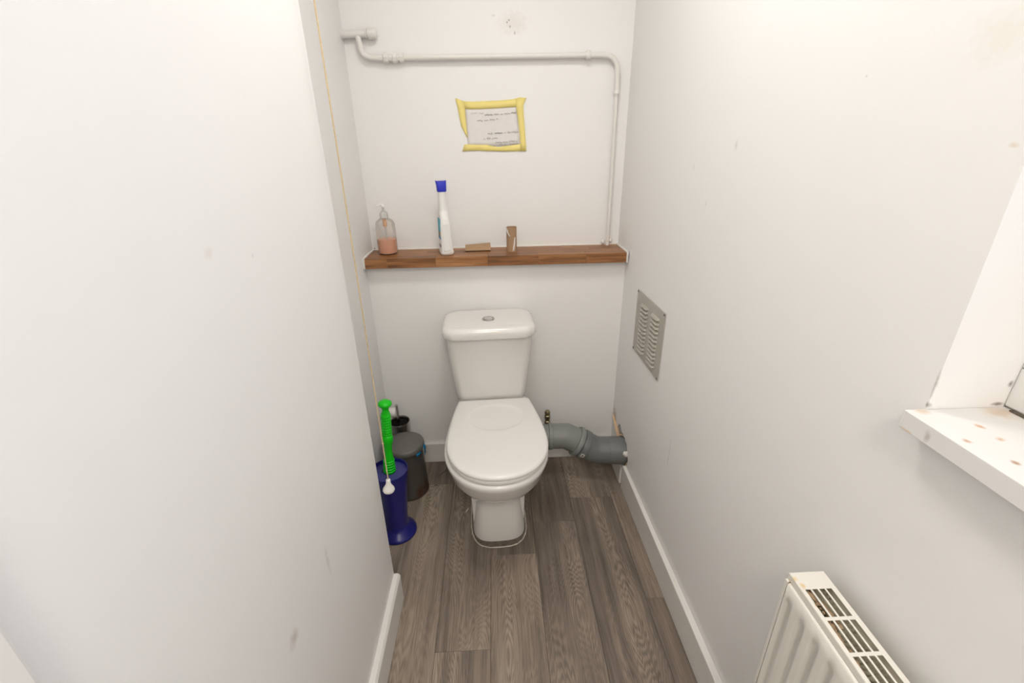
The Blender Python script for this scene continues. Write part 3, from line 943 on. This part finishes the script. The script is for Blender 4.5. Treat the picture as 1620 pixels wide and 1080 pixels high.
for u0, u1, v, h, wt in words:
    pts = []; u = u0; k = 0
    while u < u1:
        up = h * random.uniform(.5, 1.0) * (1.5 if random.random() < .18 else 1)
        dn = 0 if random.random() < .88 else h * .6
        pts += [(u, v + dn), (u + 4, v - up * .6), (u + 7, v - up), (u + 9, v - up * .5)]
        u += random.uniform(9, 14); k += 1
    pts.append((min(u, u1 + 8), v))
    if len(pts) > 2:
        sweep(bm, [nv(a, b, .0027) for a, b in pts], .00030 * wt + .00008, 4)
o = obj('handwriting', bm, M['ink'], note); o['kind'] = 'stuff'

# ------------------------------------------------------------------ painted copper pipe
cp = thing('water_pipe', 'white painted water pipe running along the upper back wall and down to the shelf', 'pipe', (0, YU, 1.69))
PY = -.022
def cpp(name, pts, rad, n=16, r=0.045, parent=cp, seg=8):
    bm = bmesh.new(); pp = arc_pts([(x, PY + (q[0] if q else 0), z - 1.69) for x, z, *q in pts], r, seg) if len(pts) > 2 else [(x, PY + (q[0] if q else 0), z - 1.69) for x, z, *q in pts]
    sweep(bm, pp, rad, n); return obj(name, bm, M['pipe_white'], parent)
cpp('stub_pipe', [(-.519, 1.768), (-.42, 1.770)], .0115)
bm = bmesh.new(); lathe(bm, [(.012, 0), (.0145, .002), (.0145, .006), (.0105, .0075), (.0105, .009), (.0180, .0105), (.0185, .031), (.0165, .037), (.012, .039)], 20,
                        Matrix.Translation((-.434, PY, 1.7705 - 1.69)) @ Matrix.Rotation(R(90), 4, 'Y'))
obj('end_cap', bm, M['pipe_white'], cp)
bm = bmesh.new(); lathe(bm, [(.0135, 0), (.0135, .008)], 16, Matrix.Translation((-.5175, PY, 1.768 - 1.69)) @ Matrix.Rotation(R(90), 4, 'Y')); obj('wall_collar', bm, M['pipe_white'], cp)
cpp('drop_pipe', [(-.461, 1.765), (-.452, 1.698), (-.380, 1.6955)], .0098, r=.035)
bm = bmesh.new()
prof = [(.0105, .0), (.0105, .012), (.0150, .015), (.0165, .018), (.0165, .032), (.0115, .034), (.0110, .036), (.0112, .045), (.0115, .047), (.0165, .049), (.0168, .062), (.0112, .065), (.0108, .071), (.0155, .073), (.0158, .087), (.0115, .089)]
lathe(bm, prof, 8, Matrix.Translation((-.394, PY, 1.6958 - 1.69)) @ Matrix.Rotation(R(90), 4, 'Y'))
obj('compression_coupling', bm, M['pipe_white'], cp, angle=30)
cpp('long_pipe', [(-.312, 1.6958), (.4735, 1.6968), (.4745, 1.566)], .0098, r=.060, seg=10)
cpp('fall_pipe', [(.4745, 1.570), (.4775, 1.003)], .0072)
bm = bmesh.new(); lathe(bm, [(.0105, 0), (.0115, .002), (.0115, .013), (.0085, .016)], 18, Matrix.Translation((.4746, PY, 1.583 - 1.69)) @ Matrix.Rotation(R(180), 4, 'X')); obj('reducer', bm, M['pipe_white'], cp)
bm = bmesh.new()
lathe(bm, [(.0140, -.008), (.0155, -.006), (.0155, .006), (.0140, .008)], 18, Matrix.Translation((.361, PY, 1.6967 - 1.69)) @ Matrix.Rotation(R(90), 4, 'Y'))
box(bm, .355, .367, -.011, .0, -.012 + .0067, .012 + .0067); obj('pipe_clip', bm, M['pipe_white'], cp)
for dx, dz in ((-.019, .010), (.013, .016)):
    bm = bmesh.new(); lathe(bm, [(.0085, 0), (.0085, .006), (.006, .010), (.002, .011)], 14, Matrix.Translation((.4775 + dx, -.010, 1.006 + dz - 1.69)) @ Matrix.Rotation(R(90), 4, 'X'))
    obj('pipe_clip', bm, M['pipe_white'], cp)

# ------------------------------------------------------------------ air vent
va = math.atan(-0.0185)
yc, zc = 1.484, .777
vent = thing('air_vent', 'grey metal louvred air vent screwed to the right wall', 'vent', (xr(yc), yc, zc), (0, 0, 0))
HW, HH = .138, .121
def vx(y, d): return xr(yc + y) - xr(yc) - d
bm = bmesh.new()
r0 = []
for y, z in ((-HW, -HH), (HW, -HH), (HW, HH), (-HW, HH)):
    r0.append((y, z))
loft(bm, [[Vector((vx(y, .0005), y, z)) for y, z in r0], [Vector((vx(y, .004), y, z)) for y, z in r0]])
obj('face_plate', bm, M['aluminium'], vent, smooth=False, bevel=.001)
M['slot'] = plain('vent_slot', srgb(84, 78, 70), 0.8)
for (ya, yb) in ((.013, .081), (-.097, -.027)):
    for i in range(12):
        z = .086 - i * .01575 - .003
        bm = bmesh.new()
        y0, y1 = ya, yb
        sec = lambda y, s: [Vector((vx(y, .0038), y, z + .0045)), Vector((vx(y, .0038 + .0070 * s), y, z + .001)), Vector((vx(y, .0038 + .0098 * s), y, z - .0035)), Vector((vx(y, .0038 + .0085 * s), y, z - .0045)), Vector((vx(y, .0038), y, z - .0040))]
        loft(bm, [sec(y0, .05), sec(y0 + .004, .8), sec(y0 + .008, 1), sec(y1 - .008, 1), sec(y1 - .004, .8), sec(y1, .05)])
        lv = obj('louvre', bm, M['aluminium'], vent, angle=50)
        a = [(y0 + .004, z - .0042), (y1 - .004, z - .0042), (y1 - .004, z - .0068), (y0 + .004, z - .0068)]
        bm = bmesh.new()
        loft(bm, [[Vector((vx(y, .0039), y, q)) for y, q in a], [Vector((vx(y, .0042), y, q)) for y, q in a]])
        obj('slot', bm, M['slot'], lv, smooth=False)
for y in (-HW + .006, HW - .006):
    for z in (-HH + .006, HH - .006):
        bm = bmesh.new(); lathe(bm, [(.0042, 0), (.0036, .0015), (.0015, .002)], 12, Matrix.Translation((vx(y, .0038), y, z)) @ Matrix.Rotation(R(-90), 4, 'Y'))
        obj('screw', bm, M['screw'], vent)

# ------------------------------------------------------------------ radiator
RX0, RX1, RY1, RY0, RZ1, RZ0 = .472, .530, .524, -.28, .740, .14
rad = thing('radiator', 'cream panel radiator with slotted top grille under the window', 'radiator', (.50, .12, RZ0))
def rp(bm): bmesh.ops.translate(bm, verts=bm.verts, vec=Vector((-.50, -.12, -RZ0))); return bm
# front panel with pressed vertical flutes
bm = bmesh.new()
PZ1 = RZ1 - .0145
prof = []
y = RY1 - .008
ys = [(y, 0.0)]
FX = RX0 - .004
def flute_depth(yy):
    ph = ((RY1 - .0085 - yy) / .0336) % 1.0
    if yy > RY1 - .012: return 0.0
    d = min(abs(ph - .5), .5)
    return .0062 * max(0, min(1, (.5 - abs(ph - .35) * 1.0 - .26) / .10)) if True else 0
ysamp = [RY1 - .008 - i * (RY1 - .008 - RY0) / 260 for i in range(261)]
zsamp = [RZ0 + .02, RZ0 + .045, RZ0 + .055, PZ1 - .040, PZ1 - .028, PZ1 - .003, PZ1]
grid = []
for zi, z in enumerate(zsamp):
    row = []
    for yy in ysamp:
        d = flute_depth(yy) if 2 <= zi <= 3 else 0
        x = FX + d + (.003 if zi == 6 else 0)
        row.append(bm.verts.new((x, yy, z)))
    grid.append(row)
back = [[bm.verts.new((FX + .014, yy, z)) for yy in (ysamp[0], ysamp[-1])] for z in (zsamp[0], zsamp[-1])]
for a, b in zip(grid, grid[1:]):
    for i in range(260): bm.faces.new((a[i], a[i + 1], b[i + 1], b[i]))
bm.faces.new([back[1][0]] + grid[-1] + [back[1][1]])
bm.faces.new([back[0][1]] + list(reversed(grid[0])) + [back[0][0]])
bm.faces.new([back[0][0]] + [g[0] for g in grid] + [back[1][0]])
bm.faces.new([g[-1] for g in reversed(grid)] + [back[0][1], back[1][1]])
bm.faces.new((back[0][0], back[1][0], back[1][1], back[0][1]))
obj('front_panel', rp(bm), M['radiator'], rad, angle=50)
# rear panel and convector fins
bm = bmesh.new(); box(bm, RX1 - .006, RX1 - .001, RY0 + .01, RY1 - .006, RZ0 + .02, RZ1 - .004)
obj('rear_panel', rp(bm), M['rad_in'], rad, smooth=False)
bm = bmesh.new()
zz = []
npt = 200
for i in range(npt):
    yy = RY1 - .012 - i * (RY1 - RY0 - .03) / (npt - 1)
    zz.append((RX0 + .014 if i % 2 else RX1 - .010, yy))
for (x0, y0), (x1, y1) in zip(zz, zz[1:]):
    a = [bm.verts.new(p) for p in ((x0, y0, RZ0 + .05), (x1, y1, RZ0 + .05), (x1, y1, RZ1 - .012), (x0, y0, RZ1 - .012))]
    bm.faces.new(a)
o = obj('convector_fins', rp(bm), M['rad_in'], rad, smooth=False)
add_spots(M['rad_in'], [((-.014, .37, RZ1 - .04 - RZ0), (.022, .03, .06), srgb(110, 88, 64), .7), ((-.02, .30, RZ1 - .04 - RZ0), (.012, .05, .05), srgb(90, 80, 66), .7)])
# dust and rust flakes lying under the first slots
bm = bmesh.new(); random.seed(8)
for i in range(60):
    yy = random.uniform(.43, .50) if i < 42 else random.uniform(.34, .43)
    xx = random.uniform(.480, .498) if i < 42 else random.uniform(.479, .486)
    r_ = bmesh.ops.create_icosphere(bm, subdivisions=1, radius=random.uniform(.0015, .0045), matrix=Matrix.Translation((xx, yy, RZ1 - .006 - random.uniform(0, .005))) @ Matrix.Diagonal((1, 1.6, .6, 1)))
o = obj('rust_flakes', rp(bm), M['rust'], rad, smooth=False); o['kind'] = 'stuff'
# end panel
bm = bmesh.new()
box(bm, RX0 - .0035, RX0 + .001, RY1 - .006, RY1, RZ0 + .01, RZ1 - .0142)
box(bm, RX0 + .001, RX1, RY1 - .006, RY1, RZ0 + .01, RZ1 - .0018)
obj('side_panel', rp(bm), M['radiator'], rad, smooth=False)
bm = bmesh.new(); box(bm, RX0 + .000, RX0 + .010, RY1 - .0085, RY1 - .0058, RZ0 + .02, RZ1 - .0145)
obj('panel_gap', rp(bm), M['dark'], rad, smooth=False)
# slotted top grille: a plate with openings built as a grid of cells
bm = bmesh.new()
xs = [RX0]
slot_x = [(.4785, .4870), (.4900, .4985), (.5015, .5100), (.5130, .5215)]
for a, b in slot_x: xs += [a, b]
xs.append(RX1)
ysl = [RY1]
yy = .4925
while yy > RY0 + .05:
    ysl += [yy, yy - .0465]; yy -= .0522
ysl.append(RY0)
zt, zb = RZ1, RZ1 - .0016
cell = lambda i, j: not (i % 2 == 1 and j % 2 == 1)
nx, ny = len(xs) - 1, len(ysl) - 1
vt = {}; vb_ = {}
def gv(d, i, j, z):
    if (i, j) not in d: d[(i, j)] = bm.verts.new((xs[i], ysl[j], z))
    return d[(i, j)]
for i in range(nx):
    for j in range(ny):
        if not cell(i, j): continue
        for d, z in ((vt, zt), (vb_, zb)):
            q = [gv(d, i, j, z), gv(d, i + 1, j, z), gv(d, i + 1, j + 1, z), gv(d, i, j + 1, z)]
            bm.faces.new(q)
bm.edges.ensure_lookup_table()
tops = [e for e in bm.edges if len(e.link_faces) == 1 and all(abs(v.co.z - zt) < 1e-6 for v in e.verts)]
inv = {v: k_ for k_, v in vt.items()}
for e in tops:
    a, b = e.verts
    bm.faces.new((a, b, vb_[inv[b]], vb_[inv[a]]))
gr = obj('top_grille', rp(bm), M['radiator'], rad, smooth=False, bevel=.0007, bseg=2)
# folded front lip of the grille
bm = bmesh.new()
box(bm, RX0 - .0004, RX0 + .0012, RY0, RY1, RZ1 - .0125, RZ1 - .0012)
obj('grille_lip', rp(bm), M['radiator'], gr, smooth=False)
add_spots(M['radiator'], [((-.0215, .380, RZ1 - RZ0), (.006, .008, .006), srgb(222, 190, 130), .8), ((-.026, .392, RZ1 - RZ0), (.006, .006, .006), srgb(225, 200, 150), .8),
                          ((-.022, .345, RZ1 - RZ0), (.0025, .006, .003), srgb(190, 140, 80), .9), ((-.0275, .397, .588), (.004, .006, .008), srgb(228, 205, 150), .8)])
for z in (RZ0 + .08, RZ1 - .10):
    bm = bmesh.new(); box(bm, RX1 - .001, xr(.3) + .002, .28, .31, z, z + .03); obj('wall_bracket', rp(bm), M['radiator'], rad, smooth=False)

# ------------------------------------------------------------------ plunger in its blue holder
bh = thing('brush_holder', 'dark blue plastic holder with a flared base on the floor, left of the toilet', 'brush holder', (-.420, 1.382, .0008))
bm = bmesh.new()
lathe(bm, [(.072, .0), (.0735, .003), (.0735, .008), (.068, .014), (.060, .022), (.050, .030), (.0445, .040), (.0445, .055), (.0475, .11), (.0535, .18), (.0605, .235), (.0665, .275), (.0685, .292), (.0690, .302),
           (.0668, .302), (.066, .296), (.0655, .290)], 56, cap1=False)
obj('holder_body', bm, M['blue'], bh, angle=50)
bm = bmesh.new(); lathe(bm, [(.0655, .288), (.062, .289), (.050, .291), (.035, .2935), (.026, .296), (.0255, .291)], 48)
obj('holder_cover', bm, M['blue_lid'], bh, angle=50)
pl = thing('toilet_brush', 'bright green ribbed handle standing upright in the blue holder', 'brush', (-.418, 1.382, .296), (0, R(3.6), R(12)))
bm = bmesh.new()
k_ = [(.0215, 0)]
for i in range(5):
    z = .002 + i * .0105
    k_ += [(.0225 - i * .0006, z), (.0225 - i * .0006, z + .006), (.0205 - i * .0006, z + .0075), (.0205 - i * .0006, z + .0095)]
k_ += [(.0165, .062), (.0145, .080), (.0140, .100), (.0155, .118), (.0190, .130), (.0205, .142), (.0200, .150), (.0175, .158)]
for i in range(8):
    z = .160 + i * .0105
    k_ += [(.0158, z), (.0178, z + .003), (.0180, z + .0062), (.0158, z + .0086)]
k_ += [(.0158, .246), (.0125, .256), (.0118, .264), (.0150, .274), (.0225, .281), (.0238, .286), (.0230, .291), (.0170, .296), (.008, .2985)]
lathe(bm, k_, 32)
obj('handle', bm, M['green'], pl, angle=50)

# ------------------------------------------------------------------ pedal bin
pb = thing('pedal_bin', 'small grey bin with a domed lid and rusty base, behind the blue holder', 'bin', (-.412, 1.624, .0008))
bm = bmesh.new()
lathe(bm, [(.081, 0), (.0835, .002), (.0835, .010), (.0820, .013), (.0785, .10), (.0735, .215), (.0733, .225)], 56)
bin_body = obj('bin_body', bm, M['bin'], pb, angle=50)
bm = bmesh.new()
lathe(bm, [(.0735, .2255), (.0815, .2260), (.0832, .230), (.0830, .240), (.0808, .247), (.075, .2505), (.050, .2525), (.02, .253)], 56)
obj('bin_lid', bm, M['bin_lid'], pb, angle=50)
rustc = srgb(70, 42, 28)
add_spots(M['bin'], [((.056, -.058, .030), (.032, .034, .046), rustc, .95), ((.078, -.026, .035), (.034, .034, .060), rustc, .95), ((.040, -.078, .006), (.05, .02, .010), srgb(60, 42, 32), .8),
                     ((.085, .0, .02), (.02, .04, .02), rustc, .7)])
for a0, a1, z0, z1, rr in ((-46, -28, .210, .228, .0800), (-12, 2, .190, .238, .0845)):
    bm = bmesh.new(); g = []
    random.seed(int(a0))
    for i in range(6):
        a = R(a0 + (a1 - a0) * i / 5)
        wob = .002 * math.sin(i * 2.1)
        g.append([bm.verts.new(((rr + wob) * math.cos(a), (rr + wob) * math.sin(a), z1)), bm.verts.new(((rr + .002 - wob) * math.cos(a + .04), (rr + .002 - wob) * math.sin(a + .04), (z0 + z1) / 2)),
                  bm.verts.new(((rr + .001 + wob) * math.cos(a), (rr + .001) * math.sin(a), z0 + (.006 if i % 2 else 0)))])
    for a, b in zip(g, g[1:]):
        for q in range(2): bm.faces.new((a[q], a[q + 1], b[q + 1], b[q]))
    o = obj('bag_edge', bm, M['bag'], pb); o['label'] = 'scrap of bright blue bin bag caught under the lid'
    mo = o.modifiers.new('thickness', 'SOLIDIFY'); mo.thickness = .0008
# chrome toilet brush pot behind the bin
ch = thing('brush_pot', 'open polished steel pot in the corner behind the grey bin', 'brush holder', (-.455, 1.7555, .0008))
bm = bmesh.new()
lathe(bm, [(.042, .0), (.0445, .002), (.0445, .262), (.0458, .267), (.0465, .270), (.0458, .2725), (.0435, .270), (.0428, .262), (.0428, .006), (.0, .006)], 44, cap1=False)
obj('pot_body', bm, M['steel'], ch, angle=50)
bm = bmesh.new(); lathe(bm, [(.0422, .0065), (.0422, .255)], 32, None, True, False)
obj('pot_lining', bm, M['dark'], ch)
tb = thing('toilet_brush', 'slim steel brush handle leaning in the polished pot in the corner', 'brush', (-.452, 1.745, .010), (R(-2), R(-1.2), 0))
bm = bmesh.new(); lathe(bm, [(.0065, .26), (.0068, .262), (.0068, .340), (.0058, .345), (.004, .346)], 18); obj('handle', bm, M['chrome'], tb)
bm = bmesh.new(); lathe(bm, [(.0045, .06), (.0045, .262)], 14); obj('shaft', bm, M['steel'], tb)
bm = bmesh.new(); lathe(bm, [(.012, .0), (.024, .008), (.025, .06), (.012, .07)], 20); obj('brush_head', bm, M['white_plastic'], tb)

# capped stub in the corner wall
cs = thing('waste_pipe_stub', 'short white capped pipe stub on the left recess wall, above the steel pot', 'pipe', (XR_, 1.752, .320))
bm = bmesh.new(); lathe(bm, [(.0165, 0), (.0165, .034)], 24, Matrix.Rotation(R(90), 4, 'Y')); obj('stub_pipe', bm, M['white_plastic'], cs)
bm = bmesh.new(); lathe(bm, [(.0195, .022), (.021, .024), (.021, .048), (.018, .055), (.010, .057)], 24, Matrix.Rotation(R(90), 4, 'Y')); obj('end_cap', bm, M['white_plastic'], cs)

# ------------------------------------------------------------------ pull cord
pc = thing('pull_cord', 'thin tan light pull cord with a white bell-shaped pull, hanging beside the left wall', 'pull cord', (-.3275, 1.060, CEIL))
bm = bmesh.new(); lathe(bm, [(.032, 0), (.034, -.006), (.034, -.028), (.028, -.036), (.008, -.040)], 28); obj('ceiling_switch', bm, M['white_plastic'], pc)
bm = bmesh.new()
sweep(bm, [(0, 0, -.038), (.0004, 0, -.7), (0, 0, -1.35), (-.0010, 0, -1.880)], .0017, 8)
cdd = obj('cord', bm, M['cord'], pc)
bm = bmesh.new(); bmesh.ops.create_uvsphere(bm, u_segments=12, v_segments=8, radius=.0028, matrix=Matrix.Translation((-.0008, 0, -1.752)))
obj('knot', bm, M['cord'], cdd)
bm = bmesh.new()
lathe(bm, [(.0045, 0), (.0062, -.002), (.0065, -.010), (.0080, -.018), (.0118, -.026), (.0160, -.033), (.0172, -.038), (.0155, -.0425), (.010, -.0445)], 28, Matrix.Translation((-.0010, 0, -1.876)) @ Matrix.Rotation(R(4), 4, 'Y'))
obj('pull', bm, M['white_plastic'], pc, angle=60)

# ------------------------------------------------------------------ litter on the floor
def crumb(name, label, cat, loc, pts, rad, mat):
    bm = bmesh.new(); sweep(bm, pts, rad, 6)
    o = obj(name, bm, mat); o.location = loc
    o['label'] = label; o['category'] = cat
    return o
crumb('dead_stalk', 'curled brown stalk on the floor beside the grey bin', 'litter', (-.27, 1.735, .0025), [(-.03, -.04, 0), (-.012, -.02, .001), (.004, -.004, .002), (.010, .018, .001), (.008, .03, 0)], [.001, .002, .0022, .002, .001], M['dirt'])
crumb('leaf_scrap', 'dark brown scrap on the floor at the foot of the grey bin', 'litter', (-.298, 1.632, .0035), [(-.012, 0, 0), (0, .003, .001), (.012, -.001, 0)], [.001, .003, .001], M['dirt'])
crumb('paper_scrap', 'tiny pale curled scrap on the floor left of the toilet foot', 'litter', (-.150, 1.475, .003), [(-.008, -.012, 0), (.0, .0, .001), (.004, .010, 0)], [.001, .0024, .001], M['tissue'])
